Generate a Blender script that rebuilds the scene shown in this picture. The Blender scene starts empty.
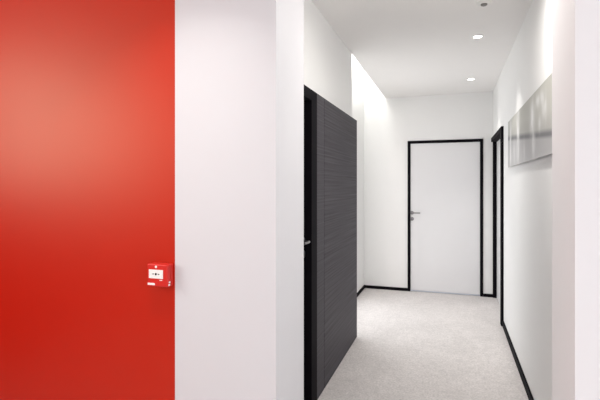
import bpy, bmesh, math, random
from mathutils import Vector, Matrix

S = bpy.context.scene
C = S.collection
R = math.radians
H = 1.48                      # camera height

# ------------------------------------------------------------------ camera
cd = bpy.data.cameras.new('camera'); cam = bpy.data.objects.new('camera', cd); C.objects.link(cam)
cam.location = (0, 0, H); cam.rotation_euler = (R(90), 0, R(18.64))
cd.sensor_width = 36; cd.lens = 449.84 * 36 / 600; cd.shift_y = -14.44 / 600
cd.clip_start = 0.05
S.camera = cam

# ------------------------------------------------------------------ world, exposure
w = bpy.data.worlds.new('world'); S.world = w; w.use_nodes = True
w.node_tree.nodes['Background'].inputs[0].default_value = (0.85, 0.92, 1, 1)
w.node_tree.nodes['Background'].inputs[1].default_value = 1.0
S.view_settings.view_transform = 'Standard'; S.view_settings.look = 'None'
S.view_settings.gamma = 1; S.view_settings.use_curve_mapping = False
S.view_settings.exposure = 0.26

# ------------------------------------------------------------------ large lights
def area(name, loc, rot, sx, sy, power, col, spread=180, shape='RECTANGLE'):
    l = bpy.data.lights.new(name, 'AREA'); l.shape = shape; l.size = sx
    if shape == 'RECTANGLE': l.size_y = sy
    l.energy = power; l.color = col; l.spread = R(spread)
    o = bpy.data.objects.new(name, l); C.objects.link(o); o.location = loc; o.rotation_euler = rot
    return o
# added fill lights in unseen windows; the left one makes the red wall's sheen
area('sheen_light_left', (-3.72, -0.45, 2.06), (R(90), 0, R(-90)), 2.1, 1.1, 47, (1.0, 0.96, 0.90))
area('fill_light_back', (0.9, -2.92, 1.45), (R(90), 0, 0), 3.0, 2.2, 19, (0.97, 0.98, 1.0))
area('fill_light_right', (2.66, -.4, 1.45), (R(90), 0, R(90)), 2.0, 2.0, 27, (0.95, 0.97, 1.0))  # added to brighten the left jamb
# fill light added in an unseen recess window to brighten the right wall
area('fill_light_recess', (-1.27, 5.08, 1.16), (R(90), 0, R(-90)), 1.35, 2.0, 14, (1.0, 0.99, 0.97))
# light of an unseen strip lamp, added as source for the bright recess
area('added_cove_light', (-1.03, 5.25, 3.25), (0, 0, 0), 0.20, 1.9, 5.5, (1.0, 0.99, 0.95))

# ------------------------------------------------------------------ materials
def mat(name, col, rough=0.6, spec=0.5, metal=0.0, var=0.0, scale=6.0, bump=0.0, bscale=200.0, emit=None, estr=0.0, stretch=None):
    m = bpy.data.materials.new(name); m.use_nodes = True
    nt = m.node_tree; b = nt.nodes['Principled BSDF']
    b.inputs['Base Color'].default_value = (*col, 1)
    b.inputs['Roughness'].default_value = rough
    b.inputs['Specular IOR Level'].default_value = spec
    b.inputs['Metallic'].default_value = metal
    tc = nt.nodes.new('ShaderNodeTexCoord'); mp = nt.nodes.new('ShaderNodeMapping')
    nt.links.new(tc.outputs['Object'], mp.inputs[0])
    if stretch: mp.inputs['Scale'].default_value = stretch
    n = nt.nodes.new('ShaderNodeTexNoise'); n.inputs['Scale'].default_value = scale; n.inputs['Detail'].default_value = 6
    nt.links.new(mp.outputs[0], n.inputs[0])
    r = nt.nodes.new('ShaderNodeValToRGB'); v = max(var, 0.004)
    r.color_ramp.elements[0].position = .3; r.color_ramp.elements[1].position = .7
    r.color_ramp.elements[0].color = (*[c * (1 - v) for c in col], 1)
    r.color_ramp.elements[1].color = (*[min(1, c * (1 + v)) for c in col], 1)
    nt.links.new(n.outputs[0], r.inputs[0]); nt.links.new(r.outputs[0], b.inputs['Base Color'])
    if bump:
        n2 = nt.nodes.new('ShaderNodeTexNoise'); n2.inputs['Scale'].default_value = bscale; n2.inputs['Detail'].default_value = 3
        nt.links.new(mp.outputs[0], n2.inputs[0])
        bp = nt.nodes.new('ShaderNodeBump'); bp.inputs['Strength'].default_value = bump; bp.inputs['Distance'].default_value = .004
        nt.links.new(n2.outputs[0], bp.inputs['Height']); nt.links.new(bp.outputs[0], b.inputs['Normal'])
    if emit:
        b.inputs['Emission Color'].default_value = (*emit, 1); b.inputs['Emission Strength'].default_value = estr
    return m
WHITE = mat('white_wall_paint', (.87, .868, .86), .55, .35, bump=.04, bscale=350)
TONEDL = mat('light_toned_white_left', (.645, .637, .655), .55, .35, bump=.04, bscale=350)  # white wall paint; light level and tint of this face put into the colour
TONEDR = mat('light_toned_white_right', (.80, .785, .795), .55, .35, bump=.04, bscale=350)  # white wall paint, toned to imitate the light on the right side
CEIL = mat('ceiling_paint', (.89, .875, .86), .8, .2)
RED = mat('red_wall_paint', (.47, .0050, .0003), .42, .6, bump=.03, bscale=300)
BLACK = mat('black_lacquer', (.007, .006, .008), .6, .03)
BLACKD = mat('black_door_film', (.006, .005, .007), .6, .04)
DOORW = mat('white_door_laminate', (.78, .775, .785), .45, .35)
STEEL = mat('brushed_steel', (.30, .29, .30), .3, .5, metal=1.0)
ALU = mat('aluminium', (.72, .76, .84), .3, .5, metal=1.0)
LAMPW = mat('white_trim_ring', (.82, .82, .80), .4, .4)
GLOW = mat('lamp_glow', (1, 1, 1), .5, emit=(1.0, .98, .95), estr=14)
STRIP = mat('added_strip_glow', (1, 1, 1), .5, emit=(1.0, .99, .95), estr=3)  # glow of the added strip lamp
LENS = mat('grey_sensor_lens', (.22, .21, .20), .3, .5)
REDP = mat('red_plastic', (.60, .016, .010), .38, .5)
REDD = mat('dark_red_gasket', (.34, .012, .012), .5, .4)
PLATE = mat('white_plate', (.84, .83, .80), .4, .4)
INK = mat('black_print', (.02, .02, .02), .5, .3)
STICK = mat('white_sticker', (.86, .84, .82), .5, .3)
ALUF = mat('window_frame_aluminium', (.5, .5, .5), .4, .5)

RED.node_tree.nodes['Principled BSDF'].inputs['Specular Tint'].default_value = (1, .82, .50, 1)

def carpet():
    m = mat('grey_carpet', (.50, .475, .465), .95, .1)
    nt = m.node_tree; b = nt.nodes['Principled BSDF']
    tc = nt.nodes.new('ShaderNodeTexCoord')
    def noise(s, d=4, dist=0):
        n = nt.nodes.new('ShaderNodeTexNoise'); n.inputs['Scale'].default_value = s; n.inputs['Detail'].default_value = d
        n.inputs['Distortion'].default_value = dist
        nt.links.new(tc.outputs['Object'], n.inputs[0]); return n
    a = noise(3.0, 5, .6); f = noise(70, 4); f2 = noise(22, 5, .4)
    def mr(n, lo, hi, a0=.3, a1=.7):
        r = nt.nodes.new('ShaderNodeMapRange'); r.inputs[1].default_value = a0; r.inputs[2].default_value = a1
        r.inputs[3].default_value = lo; r.inputs[4].default_value = hi
        nt.links.new(n.outputs[0], r.inputs[0]); return r
    m1 = nt.nodes.new('ShaderNodeMath'); m1.operation = 'MULTIPLY'
    nt.links.new(mr(a, .95, 1.05).outputs[0], m1.inputs[0]); nt.links.new(mr(f, .84, 1.16).outputs[0], m1.inputs[1])
    m2 = nt.nodes.new('ShaderNodeMath'); m2.operation = 'MULTIPLY'
    nt.links.new(m1.outputs[0], m2.inputs[0]); nt.links.new(mr(f2, .93, 1.07).outputs[0], m2.inputs[1])
    vm = nt.nodes.new('ShaderNodeVectorMath'); vm.operation = 'SCALE'; vm.inputs[0].default_value = (.605, .573, .562)
    nt.links.new(m2.outputs[0], vm.inputs['Scale']); nt.links.new(vm.outputs[0], b.inputs['Base Color'])
    bp = nt.nodes.new('ShaderNodeBump'); bp.inputs['Strength'].default_value = .5; bp.inputs['Distance'].default_value = .006
    g = noise(160, 3); nt.links.new(g.outputs[0], bp.inputs['Height']); nt.links.new(bp.outputs[0], b.inputs['Normal'])
    b.inputs['Sheen Weight'].default_value = .1
    return m
CARPET = carpet()

def wood():                    # charcoal veneer, grain running along the corridor
    m = mat('charcoal_wood_veneer', (.08, .08, .08), .6, .18)
    nt = m.node_tree; b = nt.nodes['Principled BSDF']
    tc = nt.nodes.new('ShaderNodeTexCoord'); mp = nt.nodes.new('ShaderNodeMapping')
    mp.inputs['Scale'].default_value = (1, .5, 55)
    nt.links.new(tc.outputs['Object'], mp.inputs[0])
    n = nt.nodes.new('ShaderNodeTexNoise'); n.inputs['Scale'].default_value = 1.6; n.inputs['Detail'].default_value = 8; n.inputs['Roughness'].default_value = .65
    n.inputs['Distortion'].default_value = 0
    nt.links.new(mp.outputs[0], n.inputs[0])
    r = nt.nodes.new('ShaderNodeValToRGB')
    r.color_ramp.elements[0].position = .30; r.color_ramp.elements[0].color = (.034, .030, .036, 1)
    r.color_ramp.elements[1].position = .72; r.color_ramp.elements[1].color = (.102, .095, .108, 1)
    nt.links.new(n.outputs[0], r.inputs[0]); nt.links.new(r.outputs[0], b.inputs['Base Color'])
    bp = nt.nodes.new('ShaderNodeBump'); bp.inputs['Strength'].default_value = .25; bp.inputs['Distance'].default_value = .001
    nt.links.new(n.outputs[0], bp.inputs['Height']); nt.links.new(bp.outputs[0], b.inputs['Normal'])
    return m
WOOD = wood()

# ------------------------------------------------------------------ helpers
def box(bm, x0, x1, y0, y1, z0, z1, bevel=0, seg=2):
    vs = [bm.verts.new((x, y, z)) for x in (x0, x1) for y in (y0, y1) for z in (z0, z1)]
    fs = [(0,1,3,2), (4,6,7,5), (0,4,5,1), (2,3,7,6), (0,2,6,4), (1,5,7,3)]
    F = [bm.faces.new([vs[i] for i in f]) for f in fs]
    if bevel:
        es = list({e for f in F for e in f.edges})
        bmesh.ops.bevel(bm, geom=es, offset=bevel, segments=seg, affect='EDGES', profile=.5)
def lathe(bm, prof, axis='z', centre=(0,0,0), n=32, sign=1):
    """prof: (radius, height) pairs, revolved about an axis through centre"""
    rings = []
    for r, h in prof:
        ring = []
        for k in range(n):
            a = 2*math.pi*k/n; p = (r*math.cos(a), r*math.sin(a)); h2 = h*sign
            q = {'z': (p[0], p[1], h2), 'y': (p[0], h2, p[1]), 'x': (h2, p[0], p[1])}[axis]
            ring.append(bm.verts.new(Vector(q) + Vector(centre)))
        rings.append(ring)
    for a, b in zip(rings, rings[1:]):
        for k in range(n): bm.faces.new((a[k], a[(k+1) % n], b[(k+1) % n], b[k]))
    bm.faces.new(rings[0]); bm.faces.new(rings[-1])
def tube(bm, pts, r, n=16):
    pts = [Vector(p) for p in pts]; rings = []
    for i, p in enumerate(pts):
        t = (pts[min(i+1, len(pts)-1)] - pts[max(i-1, 0)]).normalized()
        u = Vector((0,0,1)) if abs(t.z) < .9 else Vector((1,0,0))
        a = t.cross(u).normalized(); b = t.cross(a)
        rings.append([bm.verts.new(p + (a*math.cos(2*math.pi*k/n) + b*math.sin(2*math.pi*k/n))*r) for k in range(n)])
    for a, b in zip(rings, rings[1:]):
        for k in range(n): bm.faces.new((a[k], a[(k+1) % n], b[(k+1) % n], b[k]))
    bm.faces.new(rings[0]); bm.faces.new(rings[-1])
def obj(name, bm, m, parent=None, smooth=False, at=None):
    bmesh.ops.recalc_face_normals(bm, faces=bm.faces)
    if at is None:
        vs = [v.co for v in bm.verts]
        at = Vector([(min(v[i] for v in vs) + max(v[i] for v in vs))/2 for i in range(3)]); at[2] = min(v[2] for v in vs)
    at = Vector(at)
    for v in bm.verts: v.co -= at
    me = bpy.data.meshes.new(name); bm.to_mesh(me); bm.free(); me.materials.append(m)
    if smooth:
        for p in me.polygons: p.use_smooth = True
        try: me.set_sharp_from_angle(angle=R(35))
        except Exception: pass
    o = bpy.data.objects.new(name, me); C.objects.link(o)
    if parent: o.parent = parent; o.location = at - parent.location
    else: o.location = at
    return o
def boxes(name, bs, m, parent=None, bevel=0):
    bm = bmesh.new()
    for b in bs: box(bm, *b, bevel=bevel)
    return obj(name, bm, m, parent)
def struct(o): o['kind'] = 'structure'; return o
def thing(name, loc, label=None, cat=None, group=None, kind=None):
    o = bpy.data.objects.new(name, None); o.empty_display_size = .1; C.objects.link(o); o.location = loc
    tag(o, label, cat, group, kind); return o
def tag(o, label=None, cat=None, group=None, kind=None):
    if label: o['label'] = label
    if cat: o['category'] = cat
    if group: o['group'] = group
    if kind: o['kind'] = kind
    return o

# ------------------------------------------------------------------ dimensions (metres)
Y1, Y2 = 1.70, 2.06            # near and far face of the wall with the opening
XR0, XJL, XJR = -1.154, -0.676, 0.386    # paint boundary, jambs of the opening
XL, XR, XA = -0.8945, 0.517, -1.20       # corridor walls, recess wall
YC, YF = 4.186, 6.465          # end of left wall, far wall
ZC = 2.727                     # ceiling
ZD = 2.104                     # door height with frame
FX0, FX1, FY0 = -3.6, 2.6, -2.8          # front room
ZT = 3.30

# ------------------------------------------------------------------ structure
struct(boxes('floor', [(FX0-.15, FX1+.15, FY0-.15, YF+.15, -.10, 0)], CARPET))
struct(boxes('ceiling', [(FX0, FX1, FY0, Y1, ZC, ZC+.12), (XL, XR, Y1, YF, ZC, ZC+.12)], CEIL))
struct(boxes('ceiling_recess', [(XA-.12, XL, YC-.12, YF, ZT, ZT+.1)], CEIL))
struct(boxes('wall_front_left', [(FX0, XR0, Y1, Y2, 0, ZC)], RED))
struct(boxes('wall_front_middle', [(XR0, XJL, Y1, Y2, 0, ZC)], TONEDL))
struct(boxes('wall_front_right', [(XJR, FX1, Y1, Y2, 0, ZC)], TONEDR))
# left corridor wall with an opening for the black door
DY0, DY1, PZ = 2.10, 2.964, 2.114
struct(boxes('wall_left', [(XL-.12, XL, Y2, DY0, 0, ZC+.12), (XL-.12, XL, DY0, DY1, PZ, ZC+.12),
                           (XL-.12, XL, DY1, YC-.12, 0, ZC+.12), (XA-.12, XL, YC-.12, YC, 0, ZT)], WHITE))
struct(boxes('wall_recess', [(XA-.12, XA, YC, 4.40, 0, ZT), (XA-.12, XA, 5.76, YF, 0, ZT), (XA-.12, XA, 4.40, 5.76, 0, .15), (XA-.12, XA, 4.40, 5.76, 2.17, ZT)], WHITE))
struct(boxes('wall_recess_upper', [(XL, XL+.08, YC, YF, ZC+.12, ZT+.1)], WHITE))
# far wall with door opening
FX_0, FX_1 = -0.586, 0.397
struct(boxes('wall_far', [(XA-.12, FX_0, YF, YF+.14, 0, ZT+.1), (FX_1, XR+.14, YF, YF+.14, 0, ZT+.1),
                          (FX_0, FX_1, YF, YF+.14, ZD, ZT+.1)], WHITE))
# right wall with a door opening reaching the far corner
RY0 = 5.16
struct(boxes('wall_right', [(XR, XR+.14, Y2, RY0, 0, ZC+.12), (XR, XR+.14, RY0, YF, ZD, ZC+.12)], WHITE))
# front room behind the camera
struct(boxes('wall_room_left', [(FX0-.15, FX0, FY0, -1.6, 0, ZC), (FX0-.15, FX0, .7, Y2, 0, ZC),
                                (FX0-.15, FX0, -1.6, .7, 0, 1.45), (FX0-.15, FX0, -1.6, .7, 2.67, ZC)], RED))
struct(boxes('wall_room_right', [(FX1, FX1+.15, FY0, -1.4, 0, ZC), (FX1, FX1+.15, .6, Y2, 0, ZC), (FX1, FX1+.15, -1.4, .6, 0, .45), (FX1, FX1+.15, -1.4, .6, 2.45, ZC)], WHITE))
struct(boxes('wall_room_back', [(FX0-.15, -.6, FY0-.15, FY0, 0, ZC), (2.4, FX1+.15, FY0-.15, FY0, 0, ZC),
                                (-.6, 2.4, FY0-.15, FY0, 0, .35), (-.6, 2.4, FY0-.15, FY0, 2.55, ZC)], WHITE))
def win(name, axis, a0, a1, z0, z1, p0, p1):  # unseen windows, added to give the fill lights a source
    r = thing(name, ((p0+p1)/2 if axis == 'x' else (a0+a1)/2, (a0+a1)/2 if axis == 'x' else (p0+p1)/2, z0), kind='structure')
    t = .05; mid = (a0+a1)/2
    bs = [(a0, a0+t, z0, z1), (a1-t, a1, z0, z1), (a0+t, a1-t, z0, z0+t), (a0+t, a1-t, z1-t, z1), (mid-.02, mid+.02, z0+t, z1-t)]
    bs = [(p0, p1, a, b, c, d) if axis == 'x' else (a, b, p0, p1, c, d) for a, b, c, d in bs]
    boxes('added_window_frame', bs, ALUF, r)
win('added_window_1', 'x', -1.6, .7, 1.45, 2.67, FX0-.11, FX0-.05)  # added around the sheen light on the left
win('added_window_2', 'y', -.6, 2.4, .35, 2.55, FY0-.11, FY0-.05)  # added behind the camera to light the front room

win('added_window_3', 'x', -1.4, .6, .45, 2.45, FX1+.08, FX1+.14)  # added around the right fill light
win('added_window_4', 'x', 4.40, 5.76, .15, 2.17, XA-.115, XA-.08)  # added out of sight behind the panel to light the corridor

# baseboards (black)
BH, BT = .062, .014
struct(boxes('baseboard_right', [(XR-BT, XR, Y2, RY0-.001, 0, BH)], BLACK, bevel=.002))
struct(boxes('baseboard_far_left', [(XA+BT, FX_0-.001, YF-BT, YF, 0, .042)], BLACK, bevel=.002))
struct(boxes('baseboard_far_right', [(FX_1+.001, XR, YF-BT, YF, 0, .042)], BLACK, bevel=.002))
struct(boxes('baseboard_recess', [(XA, XA+BT, YC, YF, 0, .046)], BLACK, bevel=.002))

# ------------------------------------------------------------------ door hardware
def lever_set(parent, x, y, z, normal, along, lever_len=.115, zc=-.085):
    """normal and along are unit vectors: out of the door, and where the lever points"""
    n = Vector(normal); a = Vector(along); P = Vector((x, y, z))
    ax = 'y' if abs(n.y) > .5 else 'x'; s = n.y if ax == 'y' else n.x
    h = thing('handle', P); h.parent = parent; h.location = P - parent.location
    root = h
    def add(nm, bm):
        bmesh.ops.recalc_face_normals(bm, faces=bm.faces)
        me = bpy.data.meshes.new(nm); bm.to_mesh(me); bm.free(); me.materials.append(STEEL)
        for p in me.polygons: p.use_smooth = True
        try: me.set_sharp_from_angle(angle=R(35))
        except Exception: pass
        o = bpy.data.objects.new(nm, me); C.objects.link(o); o.parent = root
    bm = bmesh.new(); lathe(bm, [(.026, 0), (.026, .006), (.024, .009), (.011, .0095), (.011, .012)], ax, (0,0,0), sign=s); add('rose', bm)
    bm = bmesh.new(); pts = [n*.008, n*.030]
    for k in range(1, 7):
        t = k/6*math.pi/2; pts.append(n*(.030 + .018*math.sin(t)) + a*(.018*(1-math.cos(t))))
    pts.append(n*.048 + a*lever_len); tube(bm, pts, .008); add('lever', bm)
    bm = bmesh.new(); c = (0, 0, zc)
    lathe(bm, [(.026, 0), (.026, .006), (.024, .009), (.009, .0095), (.009, .013)], ax, c, sign=s)
    add('lock_rose', bm)
    return h

# far white door
d = thing('door_1', ((FX_0+FX_1)/2, YF, 0), 'white flush door in a black frame at the far end of the corridor', 'door', kind='structure')
t = .036
boxes('door_frame', [(FX_0, FX_0+t, YF-.012, YF+.10, 0, ZD), (FX_1-t, FX_1, YF-.012, YF+.10, 0, ZD), (FX_0+t, FX_1-t, YF-.012, YF+.10, ZD-t, ZD)], BLACK, d)
boxes('door_leaf', [(FX_0+t+.003, FX_1-t-.003, YF+.004, YF+.044, .022, ZD-t-.003)], DOORW, d)
boxes('bottom_seal', [(FX_0+t+.003, FX_1-t-.003, YF+.0, YF+.044, .003, .021)], ALU, d)
lever_set(d, -.527, YF+.004, 1.10, (0,-1,0), (1,0,0))

# white door in the right wall, seen edge on
d = thing('door_2', (XR, (RY0+YF)/2, 0), 'white door in a black frame on the right wall beside the far corner', 'door', kind='structure')
boxes('door_frame', [(XR-.024, XR+.10, RY0, RY0+.10, 0, ZD), (XR-.002, XR+.10, YF-.03, YF-.001, 0, ZD),
                     (XR-.024, XR+.10, RY0+.10, YF-.03, ZD-.05, ZD)], BLACK, d)
boxes('door_leaf', [(XR+.044, XR+.084, RY0+.103, YF-.033, .006, ZD-.053)], DOORW, d)

# black door in the left wall, mostly hidden behind the near wall end
d = thing('door_3', (XL, (DY0+DY1)/2, 0), 'black door with steel lever in a black frame on the left, beside the charcoal panel', 'door', kind='structure')
boxes('door_frame', [(XL-.10, XL+.018, DY1-.125, DY1-.0005, 0, PZ-.0005), (XL-.10, XL+.018, DY0, DY0+.05, 0, PZ-.0005),
                     (XL-.10, XL+.018, DY0+.05, DY1-.125, PZ-.07, PZ-.0005)], BLACK, d)
boxes('door_leaf', [(XL-.075, XL-.032, DY0+.052, DY1-.127, .006, PZ-.072)], BLACKD, d)
lever_set(d, XL-.032, DY1-.160, 1.114, (1,0,0), (0,-1,0))

# ------------------------------------------------------------------ charcoal panel on the left wall
XP = -0.8766
p = thing('door_panel', ((XL+XP)/2, 3.65, 0), 'tall charcoal wood-grain door panel with a vertical seam, flat against the left corridor wall', 'door panel')
sy = 3.152
def vb(name, bs, m, par, bv=.0012): return boxes(name, bs, m, par, bevel=bv)
vb('panel_strip', [(XL+.0005, XP, DY1+.0005, sy-.004, .004, PZ)], WOOD, p)
vb('panel_leaf', [(XL+.0005, XP, sy+.004, 4.338, .004, PZ)], WOOD, p)
boxes('seam_backing', [(XL+.0004, XP-.010, sy-.004, sy+.004, .004, PZ-.002)], BLACK, p)

# ------------------------------------------------------------------ ceiling fixtures
def downlight(x, y, label, power=2.3, spread=70, group='lit downlights along the corridor ceiling'):
    r = thing('downlight', (x, y, ZC), label, 'ceiling light', group)
    bm = bmesh.new(); n = 40; rings = []
    for rad, z in [(.033, ZC-.0005), (.045, ZC-.0005), (.045, ZC-.004), (.040, ZC-.006), (.036, ZC-.005), (.033, ZC-.0025)]:
        rings.append([bm.verts.new((x+rad*math.cos(2*math.pi*k/n), y+rad*math.sin(2*math.pi*k/n), z)) for k in range(n)])
    for a, b in zip(rings, rings[1:] + rings[:1]):
        for k in range(n): bm.faces.new((a[k], a[(k+1) % n], b[(k+1) % n], b[k]))
    obj('trim_ring', bm, LAMPW, r, smooth=True)
    bm = bmesh.new(); lathe(bm, [(.0325, -.001), (.0325, -.003), (.026, -.0045)], 'z', (x, y, ZC), n=32)
    obj('lamp', bm, GLOW, r, smooth=True)
    area('downlight_beam', (x, y, ZC-.012), (0, 0, 0), .06, 0, power, (1.0, .965, .92), spread, 'DISK')
downlight(.206, 4.04, 'lit round ceiling downlight nearer the camera')
downlight(.206, 2.45, 'added unseen ceiling downlight just inside the opening, above the view', 15, 170)  # out of view, added to brighten the near corridor
downlight(-1.05, 1.14, 'lit round ceiling downlight of the front room above the fire alarm box', 4.6, 100, 'downlights of the front room')
downlight(.214, 5.63, 'lit round ceiling downlight nearer the far white door')
r = thing('ceiling_sensor', (.208, 3.30, ZC), 'small unlit round ceiling fitting with grey centre at the top of the view', 'ceiling sensor')
bm = bmesh.new(); lathe(bm, [(.046, -.0005), (.046, -.006), (.040, -.011), (.024, -.013)], 'z', (.208, 3.30, ZC)); obj('housing', bm, LAMPW, r, smooth=True)
bm = bmesh.new(); lathe(bm, [(.022, -.0135), (.021, -.020), (.012, -.025)], 'z', (.208, 3.30, ZC)); obj('lens', bm, LENS, r, smooth=True)
cove = boxes('added_cove_lamp', [(-1.13, -.93, 4.30, 6.20, 3.262, 3.298)], STRIP)  # out of view, added to light the recess from above
tag(cove, 'added unseen strip lamp high in the ceiling recess on the left', 'lamp')

# ------------------------------------------------------------------ picture on the right wall
def art_mat(y0, y1, z0, z1):
    m = mat('silver_flower_print', (.5, .5, .48), .45, .2)
    nt = m.node_tree; b = nt.nodes['Principled BSDF']
    tc = nt.nodes.new('ShaderNodeTexCoord'); sp = nt.nodes.new('ShaderNodeSeparateXYZ'); nt.links.new(tc.outputs['Object'], sp.inputs[0])
    hh = z1 - z0
    def M(op, a, b_=None, c=None):
        n = nt.nodes.new('ShaderNodeMath'); n.operation = op
        for i, v in enumerate((a, b_, c)):
            if v is None: continue
            if isinstance(v, (int, float)): n.inputs[i].default_value = v
            else: nt.links.new(v, n.inputs[i])
        return n.outputs[0]
    Yc, Zc = sp.outputs[1], M('DIVIDE', sp.outputs[2], hh)       # object origin: centre, bottom
    rp = nt.nodes.new('ShaderNodeValToRGB'); Zs = M('MULTIPLY', M('ADD', Zc, M('MULTIPLY', M('SUBTRACT', 4.593-(y0+y1)/2, Yc), .20)), .7); nt.links.new(Zs, rp.inputs[0]); e = rp.color_ramp.elements
    e[0].position = 0; e[0].color = (.50, .49, .49, 1); e[1].position = 1; e[1].color = (.40, .395, .355, 1)
    for pos, c in ((.15, (.50, .495, .50)), (.40, (.42, .415, .42)), (.435, (.15, .148, .158)), (.455, (.15, .148, .158)), (.50, (.43, .425, .40)), (.66, (.48, .475, .44))):
        x = e.new(pos); x.color = (*c, 1)
    nz = nt.nodes.new('ShaderNodeTexNoise'); nz.inputs['Scale'].default_value = 13; nz.inputs['Detail'].default_value = 5
    mp = nt.nodes.new('ShaderNodeMapping'); mp.inputs['Scale'].default_value = (1, 1, .6); nt.links.new(tc.outputs['Object'], mp.inputs[0]); nt.links.new(mp.outputs[0], nz.inputs[0])
    tot = None
    # soft white blossoms and stems: (centre y, centre z/h, half width, half height, strength)
    for cy, cz, wy, wz, st in art_blobs:
        a = M('POWER', M('DIVIDE', M('SUBTRACT', Yc, cy-(y0+y1)/2), wy), 2.0); c = M('POWER', M('DIVIDE', M('SUBTRACT', Zc, cz), wz), 2.0)
        g = M('MULTIPLY', M('POWER', 2.718, M('MULTIPLY', M('ADD', a, c), -1.0)), st)
        tot = g if tot is None else M('ADD', tot, g)
    tot = M('MULTIPLY', tot, M('MULTIPLY_ADD', nz.outputs[0], 2.6, -.55)); 
    cl = nt.nodes.new('ShaderNodeClamp'); nt.links.new(tot, cl.inputs[0])
    mx = nt.nodes.new('ShaderNodeMix'); mx.data_type = 'RGBA'
    nt.links.new(cl.outputs[0], mx.inputs[0]); nt.links.new(rp.outputs[0], mx.inputs[6]); mx.inputs[7].default_value = (.85, .85, .85, 1)
    nt.links.new(mx.outputs[2], b.inputs['Base Color'])
    return m
AY0, AY1, AZ0, AZ1 = 2.45, 4.593, 1.648, 2.071
art_blobs = [(3.27, .65, .075, .24, 1.1), (3.02, .82, .14, .09, .9), (2.86, .64, .055, .18, 1.0), (3.21, .25, .05, .22, .8), (3.0, .48, .05, .12, .4),
             (3.93, .58, .065, .50, 1.1), (4.40, .5, .055, .6, 1.0), (4.15, .25, .09, .25, .5), (3.6, .2, .04, .2, .3)]
r = thing('wall_picture', (XR-.015, (AY0+AY1)/2, AZ0), 'long frameless silver-grey picture with pale flower shapes on the right wall', 'picture')
vb('print_panel', [(XR-.020, XR-.014, AY0, AY1, AZ0, AZ1)], art_mat(AY0, AY1, AZ0, AZ1), r, .001)
boxes('mounting_rail', [(XR-.014, XR-.0004, AY0+.1, AY1-.1, AZ0+.08, AZ0+.11), (XR-.014, XR-.0004, AY0+.1, AY1-.1, AZ1-.11, AZ1-.08)], ALUF, r)

# ------------------------------------------------------------------ fire alarm call point
cx0, cx1, cz0, cz1 = -1.265, -1.160, 1.040, 1.138
yf, ym = Y1-.046, Y1-.020
r = thing('fire_alarm_call_point', ((cx0+cx1)/2, Y1, cz0), 'small red manual fire alarm box with white front plate on the red wall', 'fire alarm')
vb('back_box', [(cx0+.001, cx1-.001, ym+.0012, Y1-.0003, cz0+.001, cz1-.001)], REDP, r, .003)
boxes('gasket', [(cx0+.004, cx1-.004, ym-.0005, ym+.0012, cz0+.004, cz1-.004)], REDD, r)
cov = vb('cover', [(cx0, cx1, yf, ym-.0005, cz0, cz1)], REDP, r, .005)
def front(name, x0, x1, z0, z1, m, par, th=.0008, y=yf, bv=0):
    return boxes(name, [(cx0+x0, cx0+x1, y-th, y+.0002, cz0+z0, cz0+z1)], m, par, bevel=bv)
pl = front('front_plate', .010, .082, .036, .074, PLATE, r, .0015)
yp = yf-.0015
bm = bmesh.new()               # centre dot with an arrow on each side
lathe(bm, [(.0052, 0), (.0052, .0004)], 'y', (cx0+.046, yp-.0002, cz0+.055), n=24, sign=-1)
for s in (-1, 1):
    xa = cx0+.046+s*.009
    for y in (yp-.0006,):
        tri = [bm.verts.new((xa, y, cz0+.055)), bm.verts.new((xa+s*.005, y, cz0+.0585)), bm.verts.new((xa+s*.005, y, cz0+.0515))]
        tri2 = [bm.verts.new((v.co.x, yp-.0001, v.co.z)) for v in tri]
        bm.faces.new(tri); bm.faces.new(tri2)
        for i in range(3): bm.faces.new((tri[i], tri[(i+1) % 3], tri2[(i+1) % 3], tri2[i]))
    box(bm, min(xa+s*.005, xa+s*.010), max(xa+s*.005, xa+s*.010), yp-.0006, yp-.0001, cz0+.0538, cz0+.0562)
obj('press_symbol', bm, INK, r)
bm = bmesh.new(); lathe(bm, [(.0055, 0), (.0055, .0008), (.0045, .0012)], 'y', (cx0+.046, yf, cz0+.086), n=24, sign=-1); obj('emblem_badge', bm, STICK, r)
front('label_sticker', .003, .040, .006, .015, STICK, r, .0005)
front('small_lettering', .064, .078, .028, .031, STICK, r, .0004)
boxes('side_sticker', [(cx1-.0002, cx1+.0005, yf+.006, yf+.018, cz0+.006, cz0+.013), (cx1-.0002, cx1+.0005, yf+.009, yf+.020, cz0+.017, cz0+.024)], STICK, r)
